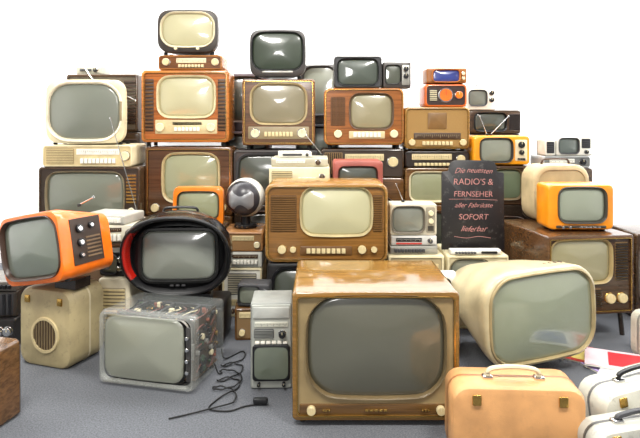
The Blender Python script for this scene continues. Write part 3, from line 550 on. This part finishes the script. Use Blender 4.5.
# big front TV
box_set((376-320)*2.25/F,2.25,0,.63,.505,.64,'large glossy golden-brown wooden television with rounded olive-grey screen',wood(132,96,44,r=.12,k=.74),(.12,.885,.205,.94),glass(90,89,75),frame=plastic(106,90,62,r=.3),fw=.008,sr=.25,sb=.07,panel=plastic(148,128,90,r=.4),m=.022,pr=.014,edge=GLD,r=.018,feet=.02,bul=.05,cr=.80,
  C=[('p',.045,.955,.045,.13,wood(96,68,34),'control_panel'),('k',.115,.088,.034,IVO,1),('k',.885,.088,.034,IVO,1),('b',.43,.57,.088,5,GLD,.018),('b',.77,.82,.088,3,GLD,.018),('b',.18,.23,.088,3,GLD,.018)])
# cone-backed cream TV
def tear():
    root=thing('television','cream cushion-shaped television with tapered round back and green-grey screen','television',1.015,2.70,0,yaw=20,roll=-2)
    hz=.268; CRE=plastic(202,188,150,r=.3,coat=.3,worn=.12)
    def q(w,h,y,r,b=.05,dz=0,dx=0): return R(w,h,r,y,dx,hz+dz,b,n=7)
    loft(root,'shell',[q(.555,.385,.0,.1),q(.578,.40,.004,.11),q(.586,.405,.022,.11),q(.575,.402,.07,.12),q(.54,.388,.14,.14,.05,.004,-.008),q(.49,.358,.23,.155,.05,.010,-.02),q(.43,.315,.32,.15,.04,.016,-.035),q(.355,.262,.41,.128,.03,.020,-.05),q(.26,.198,.48,.097,.02,.023,-.06),q(.14,.11,.53,.054,0,.024,-.065),q(.05,.04,.545,.019,0,.024,-.066)],CRE,c0=False,ang=80)
    loft(root,'screen_bezel',[q(.558,.387,.004,.105),q(.553,.382,-.008,.105),q(.541,.370,-.011,.098),q(.532,.360,.01,.094)],plastic(170,152,112,r=.3),c0=False,c1=False)
    screen(root,.532,.360,.09,0,hz,.006,.026,glass(138,144,120),.05)
    for s in(-1,1):
        tube(root,'leg',[(s*.13,.1,.092),(s*.16,.08,.01 if s>0 else .008)],.01,CHR,sm=False)
    tube(root,'leg',[(-.035,.34,.15),(-.04,.40,.012)],.01,CHR,sm=False)
    rbox(root,'control_panel',.125,.08,hz+.198,.15,.04,.008,.003,IVO)
    for i in range(4): cyl(root,'knob',.08+.03*i,.092,hz+.204,.007,.02,BRN,ax='y',n=12)
tear()
case('pale tan hard-shell suitcase with pale handle',(520-320)*1.96/F,1.96,0,.435,.27,.19,plastic(214,158,102,r=.4,bump=.2,worn=.1),plastic(170,112,64),-3,r=.05,hm=plastic(214,204,172),hh=.035)
case('worn pale hard-shell case with black handle leaning to one side',1.215,2.13,.002,.40,.21,.18,plastic(208,206,192,r=.4,worn=.35),plastic(110,110,108),10,r=.06,hm=BLK,hh=.03,roll=-9)
case('worn grey-white case lying in front of another case',1.04,1.87,.003,.36,.19,.13,plastic(192,190,178,r=.4,worn=.35),plastic(80,78,74),9,r=.05,handle=True,hm=DGR,hh=.02,latch=True,roll=-4)
case('low off-white case resting near a wooden console',1.70,2.80,0,.34,.23,.16,plastic(206,200,182,worn=.3),SIL,6,r=.04,latch=False,hh=.03)
# magazines
def mag(X,Y,Z,yaw,c1,c2,label):
    root=thing('magazine',label,'magazine',X,Y,Z,yaw,group='magazines on the carpet')
    boxes(root,'pages',[(0,0,.004,.22,.30,.007)],WHT)
    boxes(root,'cover',[(0,0,.0082,.222,.302,.001)],plastic(*c1,r=.3))
    boxes(root,'cover_picture',[(0,-.03,.0092,.17,.16,.0008)],plastic(*c2,r=.3))
mag(1.38,2.72,0,20,(190,170,220),(120,60,150),'lilac magazine lying on the carpet')
mag(1.32,2.60,.0105,-34,(225,225,230),(50,80,170),'white magazine with blue picture on the carpet')
mag(1.40,2.80,.0215,66,(225,200,205),(200,50,60),'pale magazine with red picture on top of others')
mag(1.30,2.92,0,50,(200,70,60),(230,210,120),'red magazine lying on the carpet')
# cables
def cable(P_,label,plug=True,r=.0032):
    root=thing('power_cable',label,'cable',P_[0][0],P_[0][1],0)
    o=Vector((P_[0][0],P_[0][1],0)); Q=[Vector(p)-o for p in P_]
    tube(root,'cord',Q,r,RUB)
    if plug: 
        e=Q[-1]; rbox(root,'plug',e.x,e.y,e.z+.012,.06,.026,.024,.008,BLK)
L1=[(-.47,2.86,.06),(-.455,2.87,.01)]
for i in range(30):
    t=i/29; L1.append((-.415+.05*math.sin(15*t+.5)+.02*t,2.92-.38*t+.05*math.cos(15*t),.004+.004*(i%3)))
L1+=[(-.42,2.46,.005),(-.44,2.38,.005),(-.36,2.36,.005),(-.30,2.40,.005),(-.24,2.42,.005)]
cable(L1,'thin black power cable trailing in tangled loops with a plug')
L2=[(-.48,2.72,.05),(-.46,2.71,.008)]
for i in range(24):
    t=i/23; L2.append((-.40+.055*math.sin(11*t+4),2.74-.3*t+.05*math.cos(11*t+4),.010+.004*(i%2)))
L2+=[(-.50,2.34,.006),(-.58,2.30,.005)]
cable(L2,'second thin black cable looping over the first on the carpet',False)
# ---------------------------------------------------------------- camera, light
cam=bpy.data.cameras.new('camera'); co=bpy.data.objects.new('camera',cam); S.collection.objects.link(co); S.camera=co
co.location=(0,0,H); co.rotation_euler=(pi/2,0,0); cam.sensor_width=36; cam.lens=F/640*36; cam.shift_y=-(219-YH)/640; cam.clip_start=.05
w=bpy.data.worlds.new('world'); S.world=w; w.use_nodes=True
w.node_tree.nodes['Background'].inputs[0].default_value=(.98,.98,1,1); w.node_tree.nodes['Background'].inputs[1].default_value=.38
def area(n,loc,rot,sx,sy,e,c=(1,1,1)):
    l=bpy.data.lights.new(n,'AREA'); l.shape='RECTANGLE'; l.size=sx; l.size_y=sy; l.energy=e; l.color=c
    o=bpy.data.objects.new(n,l); S.collection.objects.link(o); o.location=loc; o.rotation_euler=[math.radians(a) for a in rot]
area('added_wall_fill',(0,4.0,3.25),(28,0,0),6.8,.3,235)  # unseen area lamp added to push the back wall to clipped white
area('added_wall_fill',(-2.8,3.2,2.9),(48,0,20),1.2,.3,55,(1,.95,.84))  # added warm fill, brightens the left part of the wall
area('added_wall_fill',(2.8,3.2,2.9),(48,0,-20),1.2,.3,55)  # added fill, brightens the right part of the wall
area('overhead_softbox',(-.9,1.0,3.1),(34,0,0),.8,.5,92,(1,.975,.92))  # pair of added softboxes overhead, main soft light; no ceiling is built
area('overhead_softbox',(1.1,1.0,3.1),(34,0,0),.8,.5,92,(1,.975,.92))
area('screen_highlight_fill',(-.5,-1.2,1.9),(80,0,0),.7,.5,36,(1,.98,.95))  # added lamp behind the camera for highlights on the screens, no window there
